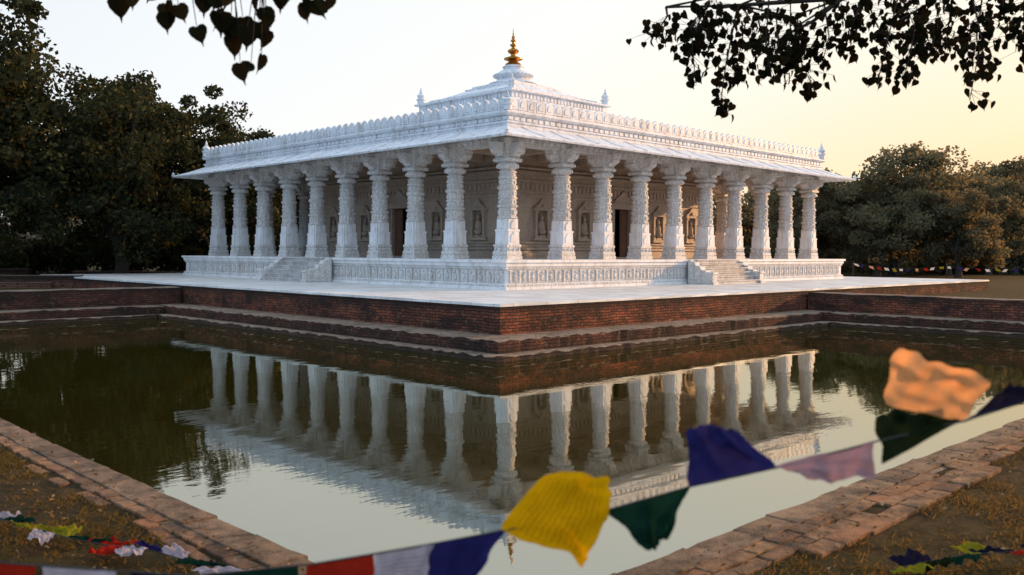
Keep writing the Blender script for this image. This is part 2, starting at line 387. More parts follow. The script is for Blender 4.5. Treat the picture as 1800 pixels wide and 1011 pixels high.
def grass(name, x0, x1, y0, y1, n, h0, h1):
    rng = np.random.default_rng(3)
    base = np.stack([rng.uniform(x0, x1, n), rng.uniform(y0, y1, n), np.full(n, GZ-0.003)], 1)
    keep = (np.sin(base[:, 0]*3.1+1)+np.sin(base[:, 1]*2.7)+np.sin((base[:, 0]+base[:, 1])*6.3)*.6+np.sin((base[:, 0]-base[:, 1]*1.3)*11)*.6 + rng.normal(0, .8, n)) > -0.4
    base = base[keep]; n = len(base)
    ang = rng.uniform(0, 2*np.pi, n); h = rng.uniform(h0, h1, n); w = rng.uniform(0.003, 0.008, n)
    dx = np.stack([np.cos(ang), np.sin(ang), np.zeros(n)], 1)*w[:, None]
    ln = np.stack([rng.normal(0, 1.0, n), rng.normal(0, 1.0, n), np.ones(n)], 1)*h[:, None]
    V = np.stack([base-dx, base+dx, base+ln], 1).reshape(-1, 3)
    me = bpy.data.meshes.new(name); me.vertices.add(len(V)); me.vertices.foreach_set('co', V.ravel())
    me.loops.add(3*n); me.loops.foreach_set('vertex_index', np.arange(3*n))
    me.polygons.add(n); me.polygons.foreach_set('loop_start', np.arange(n)*3); me.update(calc_edges=True); me.materials.append(M_GRASS)
    o = obj(name, me); o["kind"] = "stuff"; return o
grass('bank_grass', U0-4.5, U0-0.36, V0-0.5, V0+11, 110000, 0.015, 0.05)
grass('bank_grass', U0-1, U0+12, V0-4.5, V0-0.45, 110000, 0.015, 0.05)
mb = MB()
for i in range(3600):
    if i % 2: x, y = U0-.1-4*random.random()**1.3, random.uniform(V0, V0+10)
    else: x, y = random.uniform(U0, U0+11), V0-.1-4*random.random()**1.3
    s = random.uniform(0.008, 0.024); M = Matrix.Translation((x, y, GZ+random.uniform(.02, .05))) @ Euler((random.uniform(-.6, .6), random.uniform(-.6, .6), random.uniform(0, 6.3))).to_matrix().to_4x4()
    mb.add([M @ Vector(p) for p in ((-s, 0, 0), (0, -s*.6, .004), (s*1.2, 0, 0), (0, s*.6, .008))], [(0, 1, 2, 3)])
o = obj('fallen_leaves', mb.mesh('fallen_leaves', M_LITTER, fix=False)); o["kind"] = "stuff"

# ------------------------------------------------------------------ temple
T = empty('marble_temple', (12, 12, 0))
top(T, 'white carved marble temple with colonnade and gold spire on a terrace', 'temple')
TO = Vector((-12, -12, 0))
def tp(name, me, parent=T, loc=(0, 0, 0), rot=(0, 0, 0), sc=1.0):
    off = TO if parent is T else Vector((0, 0, 0))
    return obj(name, me, parent, Vector(loc)+off, rot, (sc, sc, sc))

mb = MB()
mb.square([(12.14, 0.002), (12.14, .09), (12.08, .11), (12.08, .18), (12.0, .22), (12.0, .66), (12.05, .69), (12.05, .75), (12.1, .78), (12.1, .88), (12.17, .91), (12.17, 1.0)])
pod = tp('podium', mb.mesh('podium', M_MARB))
MAP = [lambda s_, o_, z: (s_, -o_, z), lambda s_, o_, z: (-o_, s_, z), lambda s_, o_, z: (s_, 24+o_, z), lambda s_, o_, z: (24+o_, s_, z)]
def fbox(mb, m, s0, s1, o0, o1, z0, z1):
    a = m(s0, o0, z0); b = m(s1, o1, z1)
    mb.box(min(a[0], b[0]), max(a[0], b[0]), min(a[1], b[1]), max(a[1], b[1]), z0, z1)
mb = MB()
for k, m in enumerate(MAP):
    s = 0.12
    while s < 23.8:
        if not (10.0 < s < 13.8):
            fbox(mb, m, s, s+.07, -.02, .06, .235, .645)
            hh = random.uniform(.85, 1.1)
            mb.blob(m(s+.255, .0, .40), .11 if k % 2 == 0 else .08, .08 if k % 2 == 0 else .11, .15*hh, 6, 4)
            mb.blob(m(s+.255+random.uniform(-.03, .03), .015, .57), .06, .06, .055, 6, 4)
            mb.blob(m(s+.255+random.choice((-.09, .09)), .0, .48), .04, .04, .09, 5, 4)
            fbox(mb, m, s+.14, s+.37, -.02, .04, .245, .275)
        s += 0.44
    fbox(mb, m, .02, 23.98, -.02, .03, .645, .668)
    s = 0.1
    while s < 23.9:
        fbox(mb, m, s, s+.09, .04, .07, .70, .745); s += .16
    s = 0.0
    while s < 23.95:
        fbox(mb, m, s, s+.13, .07, .10, .115, .175); s += .19
fz = tp('carved_frieze', mb.mesh('carved_frieze', M_CARVE2), pod)

for m, side in ((MAP[0], 0), (MAP[1], 1)):
    mb = MB()
    for i in range(6):
        h = 1.0/6.0
        fbox(mb, m, 10.5, 13.7, .175, 1.33-.20*i, h*i+.003, h*(i+1)-.05 if i < 5 else 0.94)
        fbox(mb, m, 10.49, 13.71, .17, 1.38-.20*i, h*(i+1)-.05, h*(i+1)-.006)
    fbox(mb, m, 10.5, 13.7, .17, 1.35, 0.0015, 0.02)
    st = tp('staircase', mb.mesh('staircase', M_STEP))
    for s0 in (10.12, 13.72):
        mb = MB()
        poly = [(.175, .004), (1.42, .004), (1.42, .10), (1.36, .13), (1.36, .40), (1.40, .43), (1.38, .49), (1.05, .50), (1.02, .56), (.80, .58), (.76, .72), (.56, .76), (.50, .88), (.32, .92), (.28, .985), (.175, .99)]
        mb.prism(poly, lambda p, q, t: m(t, p, q), s0, s0+.34)
        for (a0, a1, z0, z1) in ((.22, .46, .2, .78), (.52, .72, .2, .62), (.80, .98, .2, .46), (1.06, 1.28, .2, .40)):
            mb.prism([(a0, z0), (a1, z0), (a1, z1), (a0, z1)], lambda p, q, t: m(t, p, q), s0-.025, s0+.365)
        mb.prism([(.2, .06), (1.4, .06), (1.4, .12), (.2, .12)], lambda p, q, t: m(t, p, q), s0-.03, s0+.37)
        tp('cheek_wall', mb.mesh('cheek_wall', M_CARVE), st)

def redent(a, n, z):
    b = a-n
    return [(-b,-a,z),(b,-a,z),(b,-b,z),(a,-b,z),(a,b,z),(b,b,z),(b,a,z),(-b,a,z),(-b,b,z),(-a,b,z),(-a,-b,z),(-b,-b,z)]
mb = MB()
mb.square([(.375, 0), (.375, .13), (.345, .14), (.36, .19), (.36, .26), (.33, .30), (.315, .42), (.345, .45), (.345, .53)], (0, 0))
for q in range(4):
    for t_ in (-.24, 0, .24):
        c = Matrix.Rotation(q*math.pi/2, 3, 'Z') @ Vector((.33, t_, .36)); mb.blob(c, .055, .06, .06, 6, 4)
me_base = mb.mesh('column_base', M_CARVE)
mb = MB()
mb.loft([redent(.335, .07, .53), redent(.325, .07, .98)])
mb.loft([redent(.335, .05, .98), redent(.335, .05, 1.05)])
mb.loft([redent(.30, .07, 1.05), redent(.295, .07, 1.42)])
for q in range(4):
    Mq = Matrix.Rotation(q*math.pi/2, 3, 'Z')
    poly = [(-.15, .60), (.15, .60), (.15, .82), (0, .96), (-.15, .82)]
    mb.prism(poly, lambda p, z, t: tuple(Mq @ Vector((t, p, z))), .29, .35)
    poly = [(-.12, 1.08), (.12, 1.08), (.12, 1.24), (0, 1.38), (-.12, 1.24)]
    mb.prism(poly, lambda p, z, t: tuple(Mq @ Vector((t, p, z))), .25, .325)
me_lower = mb.mesh('column_pedestal', M_MARB)
mb = MB()
mb.lathe([(.345, 1.42), (.375, 1.44), (.375, 1.50), (.33, 1.51), (.325, 1.80), (.365, 1.81), (.365, 1.90), (.325, 1.91)], n=8, rot=math.pi/8)
mb.lathe([(.30, 1.90), (.305, 2.10), (.34, 2.11), (.34, 2.17), (.30, 2.18), (.30, 2.42), (.335, 2.43), (.355, 2.47), (.355, 2.53), (.335, 2.57), (.295, 2.58), (.29, 2.80), (.33, 2.81), (.33, 2.88), (.285, 2.89), (.275, 3.0), (.315, 3.02), (.315, 3.06), (.25, 3.07), (.26, 3.12)], n=16)
for i in range(8):
    a = 2*math.pi*(i)/8
    mb.blob((.30*math.cos(a), .30*math.sin(a), 1.65), .05, .05, .11, 6, 4)
for zc, r_, k_, s_, h_ in ((2.0, .30, 12, .035, .07), (2.30, .295, 10, .04, .10), (2.69, .285, 12, .035, .09), (2.95, .275, 14, .025, .04), (1.86, .36, 16, .022, .03), (2.50, .352, 20, .02, .035)):
    for i in range(k_):
        a = 2*math.pi*(i+.5)/k_
        mb.blob((r_*math.cos(a), r_*math.sin(a), zc), s_, s_, h_, 6, 4)
me_shaft = mb.mesh('column_shaft', M_CARVE2, True)
mb = MB()
mb.lathe([(.26, 3.12), (.35, 3.17), (.40, 3.23), (.40, 3.29), (.34, 3.33), (.30, 3.38)], n=20)
for i in range(12):
    a = 2*math.pi*i/12; mb.blob((.37*math.cos(a), .37*math.sin(a), 3.22), .05, .05, .06, 6, 4)
mb.square([(.30, 3.38), (.36, 3.40), (.36, 3.50), (.31, 3.52), (.29, 3.66)], (0, 0))
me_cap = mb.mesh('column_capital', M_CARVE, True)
mb = MB()
prof = [(.26, 3.62), (.32, 3.57), (.42, 3.58), (.48, 3.69), (.54, 3.67), (.62, 3.70), (.69, 3.80), (.67, 3.89), (.74, 3.92), (.74, 4.03), (-.74, 4.03), (-.74, 3.92), (-.67, 3.89), (-.69, 3.80), (-.62, 3.70), (-.54, 3.67), (-.48, 3.69), (-.42, 3.58), (-.32, 3.57), (-.26, 3.62)]
mb.prism(prof, lambda p, q, t: (p, t, q), -.18, .18)
mb.prism(prof, lambda p, q, t: (t, p, q-.0015), -.18, .18)
for q in range(4):
    c = Matrix.Rotation(q*math.pi/2, 3, 'Z') @ Vector((.58, 0, 3.78)); mb.blob(c, .12, .12, .10, 8, 5)
mb.square([(.30, 3.66), (.31, 3.8), (.35, 4.03), (.37, 4.1), (.37, 4.2)], (0, 0))
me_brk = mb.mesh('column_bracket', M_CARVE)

POS = [1.2, 4.0] + [4.0+2.35*i for i in range(1, 9)]
locs = []
for p in POS:
    locs.append((p, 1.2)); locs.append((p, 22.8))
for p in POS[1:-1]:
    locs.append((1.2, p)); locs.append((22.8, p))
for (x, y) in locs:
    ce = obj('column', me_lower, T, (x-12, y-12, 1.0))
    for nm, me in (('base', me_base), ('shaft', me_shaft), ('capital', me_cap), ('bracket', me_brk)):
        obj(nm, me, ce)

mb = MB()
for c0, c1 in ((.93, 1.47), (22.53, 23.07)):
    mb.box(.93, 23.07, c0, c1, 4.99, 5.32)
    mb.box(c0+.001, c1-.001, 1.47, 22.53, 4.99, 5.32)
for m in MAP:
    s = 1.7
    while s < 22.4:
        c = m(s, -.92, 5.15); mb.blob(c, .09, .09, .09, 6, 4); s += .35
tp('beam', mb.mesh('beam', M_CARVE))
mb = MB(); mb.square([(11.2, 5.324), (11.2, 5.44)])
for p in POS[1:-1]:
    mb.box(p-.15, p+.15, 1.47, 4.6, 5.0, 5.33); mb.box(1.47, 4.6, p-.15, p+.15, 5.0, 5.33)
    mb.box(p-.15, p+.15, 19.4, 22.53, 5.0, 5.33); mb.box(19.4, 22.53, p-.15, p+.15, 5.0, 5.33)
tp('ceiling', mb.mesh('ceiling', M_CELLA))

mb = MB()
lv = [(11.0, 5.33), (11.9, 5.22), (12.36, 5.09), (12.40, 5.03), (12.48, 5.03), (12.50, 5.09), (12.45, 5.13), (11.9, 5.31), (11.3, 5.57), (11.0, 5.60)]
mb.square(lv, cap0=False, cap1=False)
for m in MAP:
    for i in range(1, 17):
        s = 24*i/17
        vs = []
        for (o_, z) in ((.44, 5.135), (-.1, 5.315), (-.7, 5.575)):
            for ds, dz in ((-.025, 0), (-.02, .02), (.02, .02), (.025, 0)):
                vs.append(m(s+ds, o_, z+dz))
        mb.add(vs, [(0, 1, 5, 4), (1, 2, 6, 5), (2, 3, 7, 6), (4, 5, 9, 8), (5, 6, 10, 9), (6, 7, 11, 10), (0, 3, 2, 1)])
ev = tp('eave', mb.mesh('eave', M_ROOF))
for cx, cy in ((-.45, -.45), (24.45, -.45), (-.45, 24.45), (24.45, 24.45)):
    mb = MB(); mb.lathe([(.03, -.02), (.09, .02), (.06, .07), (.08, .11), (.02, .2)], n=8)
    tp('eave_corner_knob', mb.mesh('eave_corner_knob', M_ROOF), ev, (cx, cy, 5.1))
mb = MB()
mb.square([(11.28, 5.575), (11.28, 5.66), (11.34, 5.69), (11.34, 5.73), (11.22, 5.77), (11.22, 5.93), (11.32, 5.96), (11.38, 6.02), (11.38, 6.07), (11.3, 6.09), (11.3, 6.13)])
for m in MAP:
    s = .8
    while s < 23.2:
        fbox(mb, m, s, s+.2, -.785, -.745, 5.79, 5.91); s += .3
    fbox(mb, m, .9, 23.1, -.82, -.74, 6.125, 6.31)
uw = tp('entablature', mb.mesh('entablature', M_ROOF))
mb = MB()
w = .21
outl = [(-w, .02), (w, .02), (w, .27), (.195, .32), (.15, .37), (.08, .405), (.03, .42), (0, .455), (-.03, .42), (-.08, .405), (-.15, .37), (-.195, .32), (-w, .27)]
mb.prism(outl, lambda p, q, t: (p, t, q), -.065, .065)
inn = [(-.11, .10), (.11, .10), (.11, .22), (.07, .28), (0, .33), (-.07, .28), (-.11, .22)]
mb.prism(inn, lambda p, q, t: (p, t, q), -.085, .085)
me_mer = mb.mesh('merlon', M_ROOF)
par = tp('parapet', None, T, (12, 12, 6.13))
NM = 50
rest = MB()
for side in range(4):
    for i in range(NM):
        s = 1.0 + 22.0*(i+.0)/(NM-1)
        p = MAP[side](s, -.78, 0)
        if side < 2:
            obj('merlon', me_mer, par, (p[0]-12, p[1]-12, random.uniform(-.012, .012)), (random.gauss(0, .01), 0, (0 if side == 0 else math.pi/2)+random.gauss(0, .01)))
        else:
            for poly, t0, t1 in ((outl, -.06, .06), (inn, -.085, .085)):
                if side == 2: rest.prism(poly, lambda a, q, t: (p[0]-12+a, p[1]-12+t, q), t0, t1)
                else: rest.prism(poly, lambda a, q, t: (p[0]-12+t, p[1]-12+a, q), t0, t1)
o = obj('merlon_row', rest.mesh('merlon_row', M_ROOF), par); o["kind"] = "stuff"
mb = MB()
mb.lathe([(.20, 0), (.20, .22), (.26, .25), (.26, .30), (.14, .34), (.2, .42), (.22, .50), (.14, .58), (.08, .60), (.12, .65), (.05, .70), (.07, .75), (.015, .92)], n=12)
me_pin = mb.mesh('corner_pinnacle', M_ROOF, True)
for cx, cy, sc_ in ((.78, .78, .70), (23.22, .78, .9), (.78, 23.22, .9), (23.22, 23.22, .9)):
    tp('corner_pinnacle', me_pin, T, (cx, cy, 6.12), (0, 0, 0), sc_)
mb = MB()
mb.square([(10.6, 6.1), (10.4, 6.25), (6.4, 7.35), (5.0, 7.6), (3.45, 7.7), (3.45, 8.3), (3.58, 8.34), (3.58, 8.42), (3.42, 8.46), (3.42, 8.70), (3.60, 8.75), (3.60, 8.82), (3.25, 8.84), (3.25, 8.92), (3.05, 8.94), (3.05, 9.02), (2.8, 9.05), (1.75, 9.50), (1.75, 9.58), (1.5, 9.61), (1.5, 9.72), (1.3, 9.78)])
for q in range(4):
    Mq = Matrix.Translation((12, 12, 0)) @ Matrix.Rotation(q*math.pi/2, 4, 'Z')
    s = -3.2
    while s < 3.2:
        mb.box(s, s+.14, -3.45, -3.40, 8.48, 8.68, Mq); s += .24
rf = tp('stepped_roof', mb.mesh('stepped_roof', M_ROOF))
for sx in (-1, 1):
    for sy in (-1, 1):
        tp('corner_pinnacle', me_pin, T, (12+sx*3.35, 12+sy*3.35, 8.82), (0, 0, 0), .95 if sx*sy < 0 else .8)
mb = MB()
mb.lathe([(1.22, 9.78), (1.30, 9.84), (1.22, 9.90), (1.05, 9.93), (.88, 10.02), (.80, 10.12), (.86, 10.18), (.98, 10.24), (.98, 10.34), (.90, 10.40), (.76, 10.44), (.70, 10.52), (.52, 10.60), (.50, 10.70), (.56, 10.74), (.5, 10.8), (.40, 10.84)], (12, 12), 28)
for i in range(28):
    a = 2*math.pi*i/28
    mb.blob((12+.99*math.cos(a), 12+.99*math.sin(a), 10.29), .07, .07, .07, 6, 4)
tp('spire_drum', mb.mesh('spire_drum', M_ROOF, True))
mb = MB()
mb.lathe([(.34, 10.83), (.42, 10.88), (.36, 10.96), (.22, 11.02), (.26, 11.08), (.48, 11.16), (.48, 11.21), (.30, 11.27), (.14, 11.33), (.12, 11.42), (.24, 11.50), (.30, 11.58), (.24, 11.66), (.10, 11.72), (.08, 11.80), (.17, 11.86), (.17, 11.91), (.07, 11.97), (.07, 12.04), (.14, 12.09), (.13, 12.15), (.05, 12.20), (.09, 12.27), (.07, 12.33), (.03, 12.40), (.04, 12.46), (.01, 12.74)], (12, 12), 24)
tp('gold_finial', mb.mesh('gold_finial', M_GOLD, True))

c0, c1 = 4.8, 19.2; dz = 3.25; dh = .58; tk = .35
mb = MB()
for lo in (True, False):
    a, b = (c0, c0+tk) if lo else (c1-tk, c1)
    mb.box(c0, 12-dh, a, b, 1.001, 5.323); mb.box(12+dh, c1, a, b, 1.001, 5.323); mb.box(12-dh, 12+dh, a, b, dz, 5.323)
    e = tk
    mb.box(a, b, c0+e, 12-dh, 1.001, 5.323); mb.box(a, b, 12+dh, c1-e, 1.001, 5.323); mb.box(a, b, 12-dh, 12+dh, dz, 5.323)
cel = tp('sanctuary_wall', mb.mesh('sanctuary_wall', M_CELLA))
cm = [lambda s_, o_, z: (s_, c0-o_, z), lambda s_, o_, z: (c0-o_, s_, z), lambda s_, o_, z: (s_, c1+o_, z), lambda s_, o_, z: (c1+o_, s_, z)]
mb = MB()
nich = [6.6, 9.3, 14.7, 17.4]
for m in cm:
    for s0, s1 in ((c0-.12, 12-.95), (12+.95, c1+.12)):
        for z0, z1, o_ in ((1.002, 1.22, .14), (1.22, 1.32, .09), (1.36, 1.44, .11), (1.50, 1.54, .06), (1.62, 1.70, .08)):
            fbox(mb, m, s0, s1, -.01, o_, z0, z1)
    for z0, z1, o_ in ((3.55, 3.63, .07), (3.72, 3.78, .05), (4.15, 4.24, .08), (4.45, 4.6, .12), (4.66, 4.75, .16)):
        fbox(mb, m, c0-.05, c1+.05, -.01, o_, z0, z1)
    for s in (5.15, 7.95, 10.65, 13.35, 16.05, 18.85):
        fbox(mb, m, s-.16, s+.16, -.01, .07, 1.7, 3.55); fbox(mb, m, s-.2, s+.2, -.01, .10, 3.3, 3.5); fbox(mb, m, s-.2, s+.2, -.01, .10, 1.7, 1.85)
    s = c0+.1
    while s < c1-.2:
        fbox(mb, m, s, s+.16, -.01, .05, 3.85, 4.10); s += .27
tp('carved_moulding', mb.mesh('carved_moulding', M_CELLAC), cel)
for k, m in enumerate(cm):
    if k == 2: continue
    for s in nich:
        fr = MB()
        for sg in (-1, 1):
            a_, b_ = sorted((s+sg*.30, s+sg*.42)); fbox(fr, m, a_, b_, -.01, .14, 1.87, 3.0)
            a_, b_ = sorted((s+sg*.27, s+sg*.45)); fbox(fr, m, a_, b_, -.01, .17, 2.9, 3.0); fbox(fr, m, a_, b_, -.01, .17, 1.87, 1.97)
        fbox(fr, m, s-.52, s+.52, -.01, .20, 1.76, 1.868); fbox(fr, m, s-.52, s+.52, -.01, .20, 3.002, 3.09)
        fr.prism([(s-.44, 3.09), (s+.44, 3.09), (s+.36, 3.2), (s+.24, 3.24), (s+.16, 3.34), (s, 3.5), (s-.16, 3.34), (s-.24, 3.24), (s-.36, 3.2)], lambda p, q, t: m(p, t, q), -.01, .14)
        fr.blob(m(s, .12, 3.2), .1, .1, .09, 8, 5)
        nb = tp('niche', fr.mesh('niche', M_CELLAC))
        rc = MB(); fbox(rc, m, s-.298, s+.298, -.01, .012, 1.87, 3.0)
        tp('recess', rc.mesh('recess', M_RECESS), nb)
        st = MB()
        fbox(st, m, s-.2, s+.2, .013, .15, 1.871, 1.97)
        st.blob(m(s, .07, 2.12), .20, .20, .14, 10, 6)
        st.blob(m(s, .07, 2.38), .14, .14, .25, 10, 6)
        st.blob(m(s-.15, .07, 2.35), .05, .05, .19, 8, 5); st.blob(m(s+.15, .07, 2.35), .05, .05, .19, 8, 5)
        st.blob(m(s, .08, 2.70), .08, .08, .10, 10, 6); st.blob(m(s, .07, 2.81), .035, .035, .05, 8, 4)
        tp('statue', st.mesh('statue', M_CELLAC, True), nb)
for m in cm[:2]:
    fr = MB()
    for sg in (-1, 1):
        fbox(fr, m, min(12+sg*.585, 12+sg*.72), max(12+sg*.585, 12+sg*.72), -.1, .08, 1.002, 3.25)
        fbox(fr, m, min(12+sg*.722, 12+sg*.94), max(12+sg*.722, 12+sg*.94), -.01, .17, 1.002, 3.25)
    fbox(fr, m, 12-.98, 12+.98, -.01, .19, 3.252, 3.42); fbox(fr, m, 12-1.1, 12+1.1, -.01, .24, 3.424, 3.5)
    fr.prism([(11.3, 3.5), (12.7, 3.5), (12.5, 3.75), (12.2, 3.9), (12, 4.1), (11.8, 3.9), (11.5, 3.75)], lambda p, q, t: m(p, t, q), -.01, .12)
    fbox(fr, m, 12-.584, 12+.584, -.3, .1, 1.002, 1.06)
    dr = tp('doorway', fr.mesh('doorway', M_CELLAC))
    lf = MB()
    fbox(lf, m, 12.02, 12.58, -.16, -.11, 1.07, 3.24)
    for z0, z1 in ((1.2, 1.75), (1.9, 2.45), (2.6, 3.1)):
        fbox(lf, m, 12.1, 12.5, -.12, -.09, z0, z1)
    tp('door_leaf', lf.mesh('door_leaf', M_WOOD), dr)
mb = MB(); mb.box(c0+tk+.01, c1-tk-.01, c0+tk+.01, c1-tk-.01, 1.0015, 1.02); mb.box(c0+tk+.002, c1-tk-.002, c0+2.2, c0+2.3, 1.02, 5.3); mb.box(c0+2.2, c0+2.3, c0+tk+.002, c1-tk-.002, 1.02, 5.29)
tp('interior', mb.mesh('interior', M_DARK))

# ------------------------------------------------------------------ trees
def quads_mesh(name, C, size, mat, rng, flat=0.0, aspect=0.6):
    n = len(C)
    a = rng.normal(0, 1, (n, 3)); a /= np.linalg.norm(a, axis=1)[:, None]
    b = rng.normal(0, 1, (n, 3)); b -= (a*b).sum(1)[:, None]*a; b /= np.linalg.norm(b, axis=1)[:, None]
    s = (size*rng.uniform(.6, 1.35, n))[:, None]
    nn = np.cross(a, b)
    V = np.stack([C-a*s, C-b*s*aspect+nn*s*.15, C+a*s, C+b*s*aspect+nn*s*.15], 1).reshape(-1, 3)
    me = bpy.data.meshes.new(name); me.vertices.add(4*n); me.vertices.foreach_set('co', V.ravel())
    me.loops.add(4*n); me.loops.foreach_set('vertex_index', np.arange(4*n))
    me.polygons.add(n); me.polygons.foreach_set('loop_start', np.arange(n)*4); me.update(calc_edges=True); me.materials.append(mat)
    return me
def tree_meshes(seed, H, Rw, zlow, mat, leaf=.17, nclump=120, per=170):
    rng = np.random.default_rng(seed)
    zc = (H+zlow)/2; rz = (H-zlow)/2
    cl = []
    lobes = [(rng.uniform(-.5, .5)*Rw, rng.uniform(-.5, .5)*Rw, zc+(-.6+1.15*i/8+rng.uniform(-.1, .1))*rz, rng.uniform(.42, .66)) for i in range(9)]
    for i in range(nclump):
        L = lobes[i % 9]
        d = rng.normal(0, 1, 3); d /= np.linalg.norm(d)
        r = rng.uniform(.4, 1.0)**.6
        cl.append((L[0]+d[0]*r*Rw*L[3], L[1]+d[1]*r*Rw*L[3], max(zlow, min(H-.6, L[2]+d[2]*r*rz*L[3]))))
    cl = np.array(cl)
    pts = []
    for c in cl:
        rr = rng.uniform(.55, 1.3)
        p = rng.normal(0, 1, (per, 3)); p /= np.linalg.norm(p, axis=1)[:, None]
        p *= (rng.uniform(.25, 1.35, per)**.6)[:, None]*rr*np.array([1, 1, .7])
        pts.append(c+p)
    pts = np.concatenate(pts)
    me_c = quads_mesh('crown', pts, leaf, mat, rng)
    tb = MB()
    bend = [(0, 0, -.3), (rng.uniform(-.2, .2), rng.uniform(-.2, .2), zlow*.6), (rng.uniform(-.4, .4), rng.uniform(-.4, .4), zlow+1.2), (rng.uniform(-.5, .5), rng.uniform(-.5, .5), zc+1)]
    tb.tube(bend, [.42, .30, .26, .12], 10)
    tb.lathe([(.65, -.3), (.42, .2), (.34, .8)], n=10)
    for i in range(12):
        c = cl[int(rng.integers(0, len(cl)))]; st = Vector(bend[2])*rng.uniform(.75, 1.0)
        mid = (st+Vector(c))/2 + Vector((0, 0, .5))
        tb.tube([st, mid, Vector(c)], [.16, .10, .04], 6)
    return me_c, tb.mesh('trunk', M_BARK, True)
V_D = [tree_meshes(10+i, H, Rw, zl, M_LEAFD, .15) for i, (H, Rw, zl) in enumerate(((14, 6.0, 1.7), (13, 5.2, 2.0), (12, 5.6, 1.6)))]
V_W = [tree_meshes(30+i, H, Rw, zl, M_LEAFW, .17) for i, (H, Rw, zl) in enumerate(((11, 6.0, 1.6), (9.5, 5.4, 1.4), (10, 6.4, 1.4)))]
def plant(var, lat, dep, sc, rot, label, group):
    e = empty('tree', at(lat, dep, GZ)); e.rotation_euler = (0, 0, rot); e.scale = (sc, sc, sc)
    obj('crown', var[0], e); obj('trunk', var[1], e)
    top(e, label, 'tree', group)
LD = 'tall dense dark green tree standing on dry grass'
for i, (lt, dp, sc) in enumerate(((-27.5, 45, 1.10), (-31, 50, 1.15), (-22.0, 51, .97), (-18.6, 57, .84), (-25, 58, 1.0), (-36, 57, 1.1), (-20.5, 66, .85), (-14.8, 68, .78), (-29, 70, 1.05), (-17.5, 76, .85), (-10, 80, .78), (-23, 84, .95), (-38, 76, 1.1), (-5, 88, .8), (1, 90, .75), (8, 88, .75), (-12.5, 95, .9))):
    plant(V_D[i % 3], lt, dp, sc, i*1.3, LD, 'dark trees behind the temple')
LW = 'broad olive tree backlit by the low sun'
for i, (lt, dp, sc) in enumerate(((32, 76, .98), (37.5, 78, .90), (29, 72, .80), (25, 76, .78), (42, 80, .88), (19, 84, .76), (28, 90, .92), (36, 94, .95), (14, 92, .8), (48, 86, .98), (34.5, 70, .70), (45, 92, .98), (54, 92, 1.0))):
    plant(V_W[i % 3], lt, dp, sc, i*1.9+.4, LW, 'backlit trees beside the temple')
def clump_cloud(n, lat_r, dep_r, z_r, per, rr, seed):
    rng = np.random.default_rng(seed); pts = []
    for i in range(n):
        dep = rng.uniform(*dep_r); lat = rng.uniform(*lat_r)
        p = at(lat, dep, GZ+rng.uniform(*z_r))
        q = rng.normal(0, 1, (per, 3)); q /= np.linalg.norm(q, axis=1)[:, None]; q *= (rng.uniform(.2, 1, per)**.5)[:, None]*rng.uniform(*rr)
        pts.append(np.array(p)+q)
    return np.concatenate(pts), rng
p_, rng = clump_cloud(900, (-135, 135), (104, 145), (.3, 7.5), 60, (1.6, 2.8), 99)
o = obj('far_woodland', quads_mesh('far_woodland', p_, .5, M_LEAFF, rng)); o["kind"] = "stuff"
p_, rng = clump_cloud(420, (-62, -6), (60, 72), (.2, 2.4), 110, (.7, 1.3), 12)
o = obj('shaded_undergrowth', quads_mesh('shaded_undergrowth', p_, .2, M_LEAFD, rng)); o["kind"] = "stuff"
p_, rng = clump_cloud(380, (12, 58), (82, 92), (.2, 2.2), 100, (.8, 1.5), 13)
o = obj('haze_tinted_undergrowth', quads_mesh('haze_tinted_undergrowth', p_, .24, M_LEAFW, rng)); o["kind"] = "stuff"

# ------------------------------------------------------------------ peepal branches over the pond
def peepal_leaf(mb, p, s, M):
    o_ = [(0, 0), (.18, .10), (.42, .03), (.54, -.22), (.47, -.50), (.25, -.78), (.07, -.93), (0, -1.22), (-.07, -.93), (-.25, -.78), (-.47, -.50), (-.54, -.22), (-.42, .03), (-.18, .10)]
    fold = random.uniform(.1, .5)
    vs = [M @ Vector((a*s, -abs(a)*s*fold + (b*b)*s*.12, b*s)) + p for a, b in o_]
    vs.append(M @ Vector((0, .0, -.5*s)) + p)
    n_ = len(o_)
    mb.add(vs, [(i, (i+1) % n_, n_) for i in range(n_)])
def rmat(tilt=.5):
    return Euler((random.gauss(0, tilt*.6), random.gauss(0, tilt), random.uniform(0, 6.28))).to_matrix()
def rmatf(tilt=.4):
    return Euler((random.gauss(0, tilt*.6), random.gauss(0, tilt), math.radians(-44)+random.gauss(0, .6) + (math.pi if random.random() < .5 else 0))).to_matrix()

